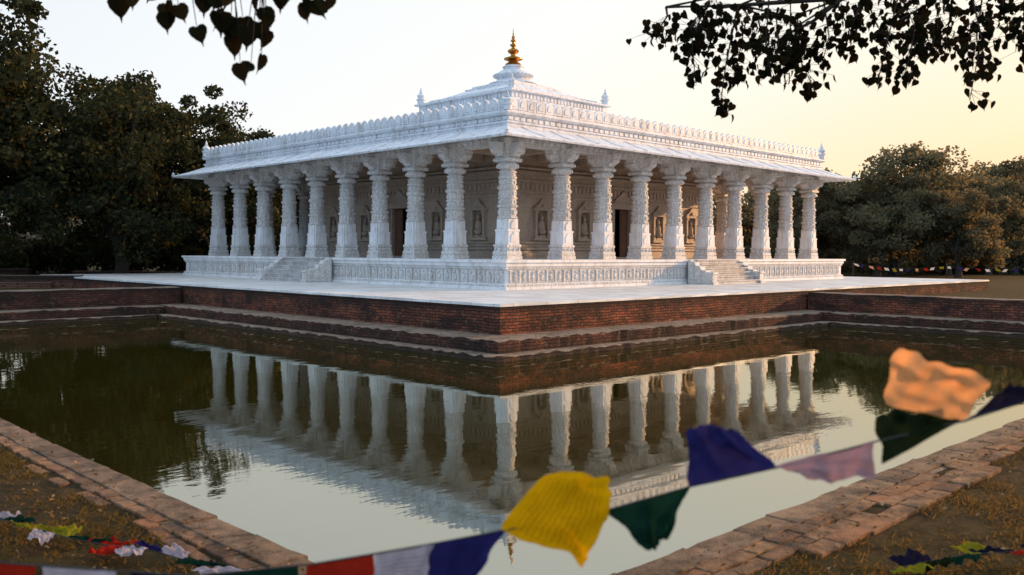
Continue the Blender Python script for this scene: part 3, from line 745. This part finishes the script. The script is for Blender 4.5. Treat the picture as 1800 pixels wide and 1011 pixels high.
TA = empty('peepal_tree', at(-6.2, 2.2, GZ)); top(TA, 'peepal tree with heart shaped leaves overhanging the pond bank', 'tree')
tr = MB(); lf = MB(); br = MB()
b0 = at(-6.2, 2.2, GZ)
tr.tube([b0+Vector((0, 0, -.2)), at(-6.1, 2.3, 1.2), at(-5.8, 2.5, 3.2), at(-5.6, 2.7, 5.5)], [.5, .36, .28, .14], 12)
tr.tube([at(-5.85, 2.5, 2.9), at(-4.2, 3.2, 3.3), at(-2.6, 3.8, 2.95), at(-1.7, 4.0, 2.62)], [.14, .08, .035, .014], 8)
tr.tube([at(-2.6, 3.8, 2.95), at(-1.5, 3.95, 2.75), at(-.7, 4.0, 2.52)], [.03, .016, .006], 6)
leaves = [(-1.76, 2.39), (-1.68, 2.40), (-1.80, 2.44), (-1.53, 2.31), (-1.47, 2.34), (-1.38, 2.24), (-1.31, 2.34), (-1.23, 2.22), (-1.215, 2.10), (-1.11, 2.13), (-1.15, 2.09), (-1.13, 2.28), (-1.06, 2.28), (-.99, 2.37), (-.93, 2.36), (-.87, 2.36), (-.81, 2.39), (-1.27, 2.37), (-1.19, 2.37), (-1.34, 2.40), (-1.42, 2.39), (-1.1, 2.39), (-1.23, 2.30), (-.9, 2.43), (-1.03, 2.42), (-1.6, 2.45), (-1.25, 2.45),
  (-1.50, 2.35), (-1.29, 2.31), (-1.20, 2.30), (-1.08, 2.32), (-.96, 2.38), (-1.17, 2.25), (-.84, 2.37), (-1.24, 2.26), (-1.33, 2.36), (-1.54, 2.36), (-1.10, 2.24), (-1.26, 2.29)]
stems = [(-1.7, 2.62), (-1.45, 2.60), (-1.25, 2.58), (-1.1, 2.56), (-.85, 2.5)]
for i, (x, z) in enumerate(leaves):
    d = 3.98 + random.uniform(-.12, .12)
    p = at(x, d, z-.02)
    s = random.uniform(.074, .094)*(0.6 if i == 10 else 1)
    peepal_leaf(lf, p, s, rmatf(.28))
    st = min(stems, key=lambda q: abs(q[0]-x))
    br.tube([at(st[0], 3.99, st[1]), at((st[0]*.35+x*.65), d, (st[1]*.4+z*.6)), p], [.004, .0025, .0015], 4)
for i in range(900):
    p = at(random.gauss(-5.6, 1.4), random.gauss(2.6, 1.3), random.gauss(5.0, .8)); peepal_leaf(lf, p, .11, rmat(.6))
for mb_, nm, mt in ((tr, 'trunk', M_BARK), (br, 'twig', M_BARK), (lf, 'crown', M_PEEP)):
    mb_.v = [tuple(Vector(q)-TA.location) for q in mb_.v]
    obj(nm, mb_.mesh(nm, mt, nm == 'trunk', fix=(nm != 'crown')), TA)

TB = empty('peepal_tree', at(8.3, 6.2, GZ)); top(TB, 'peepal tree with drooping leafy sprays over the pond corner', 'tree')
tr = MB(); lf = MB(); br = MB()
tr.tube([at(8.3, 6.2, GZ-.2), at(8.2, 6.3, 1.4), at(8.0, 6.5, 3.4), at(7.9, 6.8, 6)], [.55, .42, .32, .16], 12)
limb = [at(8.0, 6.5, 3.2), at(6.6, 7.2, 3.85), at(5.0, 7.8, 4.0), at(3.9, 8.0, 3.66), at(2.9, 8.05, 3.50), at(2.0, 8.1, 3.44), at(1.35, 8.1, 3.42)]
tr.tube(limb, [.17, .11, .07, .045, .028, .016, .006], 8)
tr.tube([at(5.0, 7.8, 4.0), at(4.3, 7.4, 3.75), at(3.2, 7.3, 3.72), at(2.2, 7.5, 3.6)], [.05, .035, .022, .008], 7)
tr.tube([at(2.9, 8.05, 3.50), at(2.62, 8.0, 3.28), at(2.38, 8.0, 3.16), at(2.12, 8.0, 2.95)], [.022, .017, .011, .005], 6)
tr.tube([at(3.9, 8.0, 3.66), at(3.6, 8.0, 3.42), at(3.35, 8.0, 3.28)], [.024, .015, .006], 6)
tr.tube([at(5.0, 7.8, 4.0), at(4.6, 7.9, 3.5), at(4.2, 8.0, 3.32), at(3.95, 8.0, 3.25)], [.035, .022, .014, .006], 6)
TW = [[(1.40, 3.45), (1.34, 3.36), (1.31, 3.26)], [(1.66, 3.45), (1.51, 3.12), (1.55, 2.74)], [(1.62, 3.4), (1.5, 3.2), (1.46, 3.05)],
      [(1.96, 3.42), (1.88, 2.95), (1.83, 2.54)], [(2.1, 3.45), (2.05, 3.1), (1.98, 2.80)], [(2.11, 3.45), (2.12, 3.05), (2.18, 2.76)], [(2.3, 3.4), (2.3, 3.1), (2.25, 2.88)],
      [(2.36, 3.45), (2.4, 3.15), (2.34, 2.95)], [(2.5, 3.4), (2.56, 3.02), (2.68, 2.70)], [(2.62, 3.4), (2.65, 3.1), (2.5, 2.85)], [(2.71, 3.5), (2.76, 3.2), (2.71, 2.93)],
      [(3.0, 3.6), (2.95, 3.4), (2.9, 3.28)], [(3.32, 3.6), (3.22, 3.18), (3.14, 2.80)], [(3.42, 3.6), (3.37, 3.08), (3.30, 2.76)], [(3.62, 3.6), (3.57, 3.2), (3.5, 2.95)],
      [(3.82, 3.6), (3.9, 3.1), (3.80, 2.58)], [(4.12, 3.7), (4.07, 3.2), (4.12, 2.92)], [(4.3, 3.7), (4.27, 3.15), (4.4, 2.84)], [(4.52, 3.7), (4.47, 3.2), (4.6, 3.1)], [(4.0, 3.6), (4.0, 3.3), (3.9, 3.1)], [(3.2, 3.6), (3.3, 3.35), (3.45, 3.2)], [(2.9, 3.6), (3.05, 3.3), (3.1, 3.1)],
      [(1.8, 3.45), (1.75, 3.25), (1.7, 3.1)], [(2.2, 3.45), (2.25, 3.25), (2.4, 3.05)], [(3.5, 3.6), (3.6, 3.3), (3.7, 3.15)], [(4.2, 3.6), (4.15, 3.35), (4.25, 3.1)]]
for tw in TW:
    d0 = 8.0 + random.uniform(-.4, .4)
    P = [at(x, d0+random.uniform(-.08, .08), z-.05) for x, z in tw]
    base = min(limb[2:], key=lambda q: (q-P[0]).length)
    br.tube([base, P[0], P[1], P[2]], [.012, .009, .006, .003], 5)
    nL = int(15 + (P[0]-P[2]).length*44)
    for i in range(nL):
        t_ = random.random()**.85*.97+.03
        q = P[0].lerp(P[1], t_*2) if t_ < .5 else P[1].lerp(P[2], t_*2-1)
        sp = .10 if t_ < .75 else .06
        off = Vector((random.gauss(0, sp), random.gauss(0, sp), random.gauss(0.0, .045)))
        pp = q+off
        peepal_leaf(lf, pp, random.uniform(.052, .08), rmat(.45))
        br.tube([q+Vector((0, 0, .03)), pp], [.0025, .0015], 3)
for i in range(260):
    x = random.uniform(1.3, 5.2)
    peepal_leaf(lf, at(x, random.gauss(8, .35), 3.60 + .1*(x-1.4) + random.gauss(0, .14) - (.24 if random.random() < .35 else 0)), random.uniform(.055, .08), rmat(.5))
for i in range(1000):
    peepal_leaf(lf, at(random.gauss(7.6, 1.6), random.gauss(6.6, 1.3), random.gauss(5.8, .9)), .1, rmat(.6))
for mb_, nm, mt in ((tr, 'trunk', M_BARK), (br, 'twig', M_BARK), (lf, 'crown', M_PEEP)):
    mb_.v = [tuple(Vector(q)-TB.location) for q in mb_.v]
    obj(nm, mb_.mesh(nm, mt, nm == 'trunk', fix=(nm != 'crown')), TB)

# ------------------------------------------------------------------ prayer flags
def flag_mesh(name, cs, mat, amp=.012, nx=26, ny=22, seed=0, bulge=0.0, crump=0, rnd=0.0, fray=.0):
    rr = random.Random(seed)
    A, Bc, C, D = [Vector(c) for c in cs]
    nrm = (Bc-A).cross(D-A)
    nrm = nrm.normalized() if nrm.length > 1e-8 else Vector((0, 0, 1))
    ph = rr.uniform(0, 6); k1 = rr.uniform(7, 11); k2 = rr.uniform(3, 6)
    vs = []; uv = []
    c_ = (A+Bc+C+D)/4
    for j in range(ny+1):
        v = j/ny
        for i in range(nx+1):
            u = i/nx
            p = A*(1-u)*(1-v) + Bc*u*(1-v) + C*u*v + D*(1-u)*v
            b = math.sin(math.pi*u)*v + math.sin(math.pi*v)*abs(u-.5)
            p = p + (p-c_)*bulge*b*1.0
            if rnd:
                cc = (abs(2*u-1)**4)*(abs(2*v-1)**4)
                p = p - (p-c_)*rnd*cc
            w = amp*(.25+v)*(math.sin(k1*u+ph+k2*v*.6) + .5*math.sin(k2*2.3*v+ph*2+u*3) + .4*math.sin(23*u+5*v+ph) + .25*math.sin(19*v-9*u+ph))
            w += crump*(math.sin(17*u+ph)*math.sin(13*v+ph*3))
            p = p + nrm*w + (A-D).normalized()*(amp*.3*math.sin(9*u+ph)*v + amp*.16*math.sin(31*u+ph)*v) + (Bc-A).normalized()*(amp*.3*math.sin(8*v+ph)*(u-.5)*2 + rr.uniform(-fray, fray)*(1 if i in (0, nx) else 0))
            if j == ny: p = p + (A-D).normalized()*rr.uniform(-fray, fray)
            vs.append(p); uv.append((u, 1-v))
    fs = [(j*(nx+1)+i, j*(nx+1)+i+1, (j+1)*(nx+1)+i+1, (j+1)*(nx+1)+i) for j in range(ny) for i in range(nx)]
    me = bpy.data.meshes.new(name); me.from_pydata(vs, [], fs)
    l = me.uv_layers.new(name='UVMap')
    for lp in me.loops: l.data[lp.index].uv = uv[lp.vertex_index]
    me.materials.append(mat); me.polygons.foreach_set('use_smooth', [True]*len(fs)); me.update()
    return me
def flag_string(label, pts, rad, flags, group=None):
    e = empty('prayer_flag_string', pts[0]); top(e, label, 'prayer flags', group)
    m = MB(); m.tube(pts, rad, 6); m.v = [tuple(Vector(q)-e.location) for q in m.v]
    obj('cord', m.mesh('cord', M_ROPE, True), e)
    for i, (cs, mat, kw) in enumerate(flags):
        me = flag_mesh('flag', [Vector(c)-e.location for c in cs], mat, seed=i*7+3, **kw)
        obj('flag', me, e)
    return e
def N(x, z, d=2.0): return at(x, d, z)
cord = [at(-5.9, 2.3, 1.3), at(-3, 2.05, .75), N(-1.256, .555), N(-1.055, .540), N(-.716, .518), N(-.452, .545), N(-.308, .570), N(-.163, .596), N(-.0126, .626), N(.2136, .672), N(.3957, .725), N(.59, .769), N(.81, .829), N(1.005, .876), N(1.131, .917), at(1.6, 2.1, 1.08), at(4.5, 4.2, 1.7), at(7.95, 6.2, 2.2)]
K = {'fray': .0012}
fl = [
 ([N(-1.24, .553), N(-1.065, .541), N(-1.06, .40), N(-1.23, .40)], C_RED, K),
 ([N(-1.05, .539), N(-.88, .528), N(-.87, .40, 1.97), N(-1.03, .40)], C_WHITE, K),
 ([N(-.85, .527), N(-.72, .518), N(-.69, .38), N(-.85, .39)], C_DARK, K),
 ([N(-.69, .521), N(-.47, .543), N(-.49, .39), N(-.67, .39)], C_GRN, K),
 ([N(-.455, .545), N(-.308, .570), N(-.30, .42, 1.97), N(-.46, .40)], C_RED, K),
 ([N(-.306, .571), N(-.166, .596), N(-.20, .44), N(-.295, .43)], C_WHITE, {'amp': .007, 'fray': .001}),
 ([N(-.185, .592), N(-.013, .626), N(-.075, .54, 1.95), N(-.19, .45)], C_BLUE, K),
 ([N(-.031, .628), N(.070, .772, 1.93), N(.226, .742), N(.166, .560, 1.95)], C_YEL, {'amp': .016, 'bulge': .07, 'rnd': .07, 'fray': .0012}),
 ([N(.2136, .672), N(.3957, .725), N(.345, .625, 1.96), N(.300, .592, 1.95)], C_GRN, {'amp': .014, 'fray': .001}),
 ([N(.3957, .722), N(.595, .768), N(.505, .850, 2.04), N(.395, .855, 2.03)], C_BLUE, {'amp': .013, 'bulge': .05, 'rnd': .05, 'fray': .0012}),
 ([N(.588, .775), N(.804, .829), N(.798, .752, 1.97), N(.650, .752, 1.96)], C_PINK, {'amp': .008, 'fray': .001}),
 ([N(.815, .785, 1.97), N(.998, .876), N(.95, .90, 2.03), N(.822, .885, 2.03)], C_DGRN, K),
 ([N(1.005, .874), N(.840, .905, 2.03), N(.880, 1.025, 2.08), N(1.09, .965, 2.05)], C_PEACH, {'bulge': .08, 'amp': .012, 'rnd': .08, 'fray': .0012}),
 ([N(1.000, .872), N(1.18, .932), N(1.18, .985), N(1.09, .93, 2.03)], C_DARK, K),
]
flag_string('string of fluttering coloured cotton prayer flags above the pond corner', cord, .0022, fl)

def heap(path, label, cols, seed, step=.115):
    rr = random.Random(seed); flags = []
    for i in range(len(path)-1):
        a = Vector(path[i]); b = Vector(path[i+1]); n_ = max(1, int((b-a).length/step))
        for k in range(n_):
            p = a.lerp(b, k/n_); q = a.lerp(b, (k+1.35)/n_)
            dn = Vector((rr.uniform(-1, 1), rr.uniform(-1, 1), 0)).normalized()*rr.uniform(.11, .17)
            up = Vector((0, 0, rr.uniform(.0, .06)))
            c = q+dn+up*.5; d = p+dn*rr.uniform(.8, 1.1)+up*.3
            c.z = max(c.z, GZ+.045); d.z = max(d.z, GZ+.045)
            flags.append(([p, q, c, d], cols[(len(flags)) % len(cols)], {'amp': .011, 'crump': .007}))
    return flag_string(label, path, .003, flags)
g = GZ+.075
heap([at(-3.4, 5.65, g+.02), at(-3.05, 5.45, g+.02), at(-2.6, 5.22, g), at(-2.3, 5.08, g), at(-2.05, 4.98, g+.02), at(-1.8, 4.86, g), at(-1.4, 4.70, g)], 'coloured prayer flags lying crumpled on dry grass', [C_GRN, C_WHITE, C_GRN, C_YG, C_YG, C_WHITE, C_YG, C_GRN, C_RED, C_RED, C_WHITE, C_BLUE, C_WHITE, C_DARK], 5)
heap([at(2.0, 4.72, g), at(2.25, 4.82, g+.02), at(2.5, 4.90, g+.03), at(2.78, 4.98, g+.02), at(3.05, 5.05, g)], 'dull coloured prayer flags tangled on the brown grass', [C_YG, C_DARK, C_DGRN, C_GRN, C_YG, C_DARK, C_RED, C_DARK, C_YEL, C_DGRN], 9)

segs = [(19.2, 51, .75), (24.0, 50, .62), (29.5, 48.5, .78), (36, 47.5, .7), (42, 46.5, .8)]
C_PALEW = cloth('faded_white_cotton', (0.7, 0.66, 0.6), (0.5, 0.5, 0.5), .2)
C_PALEO = cloth('faded_orange_cotton', (0.6, 0.35, 0.2), (0.4, 0.2, 0.1), .2)
cols = [C_PALEW, C_BLUE, C_PALEO, C_RED, C_PALEW, C_YG]
fp = []; ff = []
for i in range(len(segs)-1):
    s0, s1 = segs[i], segs[i+1]
    for k in range(12):
        t_ = k/12; sag = -.22*math.sin(math.pi*t_)
        fp.append(at(s0[0]+(s1[0]-s0[0])*t_, s0[1]+(s1[1]-s0[1])*t_, s0[2]+(s1[2]-s0[2])*t_+sag))
fp.append(at(*segs[-1]))
for i in range(len(fp)-1):
    p, q = fp[i], fp[i+1]
    q2 = p.lerp(q, random.uniform(.35, .6)); h = Vector((0, 0, random.uniform(.12, .19)))
    sh = (q-p)*random.uniform(-.3, .3)
    ff.append(([p, q2, q2-h+sh, p-h*random.uniform(.6, 1.2)+sh], cols[i % 6], {'nx': 3, 'ny': 3, 'amp': .02}))
flag_string('long string of small coloured prayer flags strung between posts', fp, .008, ff)
for s in segs:
    mb = MB(); mb.tube([(0, 0, -.1), (.01, 0, .6), (0, 0, s[2]-GZ+.05)], [.04, .035, .03], 8); mb.lathe([(.045, s[2]-GZ+.05), (.045, s[2]-GZ+.08), (.01, s[2]-GZ+.11)], n=8)
    top(obj('wooden_post', mb.mesh('wooden_post', M_BARK, True), None, at(s[0], s[1], GZ)), 'short dark wooden post holding a string of prayer flags', 'post', 'posts holding prayer flags')

mb = MB(); mb.box(-3, 3, -.3, .3, 0, .38); mb.box(-3.05, 3.05, -.35, .35, .38, .45); mb.box(-3.3, 2.4, -.8, -.36, 0, .2)
M_BRICKL = mk_brick('pale_garden_brick', (0.26, 0.12, 0.075), (0.18, 0.085, 0.055), (0.32, 0.25, 0.2), (0.2, 0.15, 0.11), soot=.5)  # lighter, browner brick tones with weaker soot
for lt, dp, s in ((-25.5, 42, 1.7), (-22, 52, 1.0), (-34, 56, 1.3)):
    o = obj('garden_wall', mb.mesh('garden_wall', M_BRICKL), None, at(lt, dp, GZ), (0, 0, math.radians(-44)+.15), (s, 1, 1.25))
    top(o, 'low weathered brick wall under the dark trees', 'wall')

def person(lat, dep, rot, mat, label, stride=.18):
    me = bpy.data.meshes.new('person')
    J = [(0, 0, .92), (0, 0, 1.15), (0, 0, 1.38), (0, 0, 1.48), (0, .01, 1.60), (0, .01, 1.70),
         (.10, 0, .86), (.11, stride*.6, .48), (.11, stride, .06), (.11, stride+.14, .03),
         (-.10, 0, .86), (-.11, -stride*.2, .48), (-.11, -stride, .08), (-.11, -stride+.14, .03),
         (.19, 0, 1.38), (.25, -.03, 1.10), (.26, .08, .84), (-.19, 0, 1.38), (-.25, .05, 1.10), (-.26, .14, .86)]
    E = [(0, 1), (1, 2), (2, 3), (3, 4), (4, 5), (0, 6), (6, 7), (7, 8), (8, 9), (0, 10), (10, 11), (11, 12), (12, 13), (2, 14), (14, 15), (15, 16), (2, 17), (17, 18), (18, 19)]
    rad = [.15, .14, .15, .055, .095, .08, .10, .065, .045, .035, .10, .065, .045, .035, .06, .045, .03, .06, .045, .03]
    me.from_pydata(J, E, [])
    o = obj('person', me, None, at(lat, dep, GZ), (0, 0, rot))
    md = o.modifiers.new('skin', 'SKIN')
    for i, r in enumerate(rad): me.skin_vertices[0].data[i].radius = (r, r*.8)
    me.skin_vertices[0].data[0].use_root = True
    o.modifiers.new('sub', 'SUBSURF').levels = 1
    me.materials.append(mat)
    h = MB(); h.blob((0, -.01, 1.68), .10, .11, .10, 10, 6); obj('hair', h.mesh('hair', M_HAIR, True), o)
    top(o, label, 'person')
person(31.6, 75, .6, M_BLUECL, 'person in blue clothes walking on the far lawn')
person(-26.5, 62, 1.2, M_REDCL, 'person in maroon clothes walking under the trees')

# ------------------------------------------------------------------ light and sky
AZ = math.radians(63); EL = math.radians(11)
sdir = (F*math.cos(AZ) + R*math.sin(AZ))
S = Vector((sdir.x*math.cos(EL), sdir.y*math.cos(EL), math.sin(EL)))
sun = bpy.data.lights.new('sun', 'SUN'); sun.energy = 5.0; sun.angle = math.radians(.6); sun.color = (1.0, .54, .22)
so = bpy.data.objects.new('sun', sun); COL.objects.link(so); so.rotation_euler = (-S).to_track_quat('-Z', 'Y').to_euler(); so.location = (0, 0, 40)
w = bpy.data.worlds.new("World"); SC.world = w; w.use_nodes = True
nt = w.node_tree; nt.nodes.clear()
NW = nt.nodes.new; LK = nt.links.new
sky = NW('ShaderNodeTexSky'); sky.sky_type = 'NISHITA'; sky.sun_disc = False
sky.sun_elevation = EL; sky.sun_rotation = math.atan2(sdir.x, sdir.y); sky.air_density = 1.0; sky.dust_density = 2.5; sky.ozone_density = 2.0
bg = NW('ShaderNodeBackground'); bg.inputs[1].default_value = 0.02
LK(sky.outputs[0], bg.inputs[0])
tc = NW('ShaderNodeTexCoord')
dt = NW('ShaderNodeVectorMath'); dt.operation = 'DOT_PRODUCT'; LK(tc.outputs['Generated'], dt.inputs[0])
gd = F*math.cos(math.radians(42)) + R*math.sin(math.radians(42))
dt.inputs[1].default_value = (gd.x, gd.y, -0.85)
mr = NW('ShaderNodeMapRange'); mr.inputs[1].default_value = -1; mr.inputs[2].default_value = 1; LK(dt.outputs['Value'], mr.inputs[0])
rp = NW('ShaderNodeValToRGB'); e = rp.color_ramp.elements
e[0].position = 0; e[0].color = (.54, .80, 1.14, 1)
e[1].position = 1.0; e[1].color = (1.0, .54, .22, 1)
for p_, c_ in ((.40, (.62, .82, 1.08)), (.52, (.80, .85, .90)), (.66, (.90, .92, .93)), (.78, (.95, .94, .90)), (.86, (.99, .91, .78)), (.93, (1.0, .78, .50))):
    q = e.new(p_); q.color = (*c_, 1)
LK(mr.outputs[0], rp.inputs[0])
sx = NW('ShaderNodeSeparateXYZ'); LK(tc.outputs['Generated'], sx.inputs[0])
zr = NW('ShaderNodeMapRange'); zr.inputs[1].default_value = .28; zr.inputs[2].default_value = .75; LK(sx.outputs[2], zr.inputs[0])
mx = NW('ShaderNodeMix'); mx.data_type = 'RGBA'; LK(zr.outputs[0], mx.inputs[0]); LK(rp.outputs[0], mx.inputs[6]); mx.inputs[7].default_value = (.80, .92, 1.08, 1)
bg2 = NW('ShaderNodeBackground'); bg2.inputs[1].default_value = 1.02; LK(mx.outputs[2], bg2.inputs[0])
ad = NW('ShaderNodeAddShader'); LK(bg.outputs[0], ad.inputs[0]); LK(bg2.outputs[0], ad.inputs[1])
out = NW('ShaderNodeOutputWorld'); LK(ad.outputs[0], out.inputs[0])

# ------------------------------------------------------------------ camera
cd = bpy.data.cameras.new('camera'); co = bpy.data.objects.new('camera', cd); COL.objects.link(co)
cd.sensor_width = 36; cd.lens = 1592/1800*36; cd.clip_start = .05; cd.clip_end = 2000
co.location = CAM
yaw = math.atan2(F.y, F.x) - math.pi/2
m = Euler((math.radians(90-2.21), 0, yaw)).to_matrix() @ Matrix.Rotation(math.radians(.3), 3, 'Z')
co.rotation_euler = m.to_euler()
cd.dof.use_dof = True; cd.dof.focus_distance = 26; cd.dof.aperture_fstop = 3.2
SC.camera = co
SC.view_settings.view_transform = 'Standard'; SC.view_settings.look = 'None'; SC.view_settings.exposure = 0
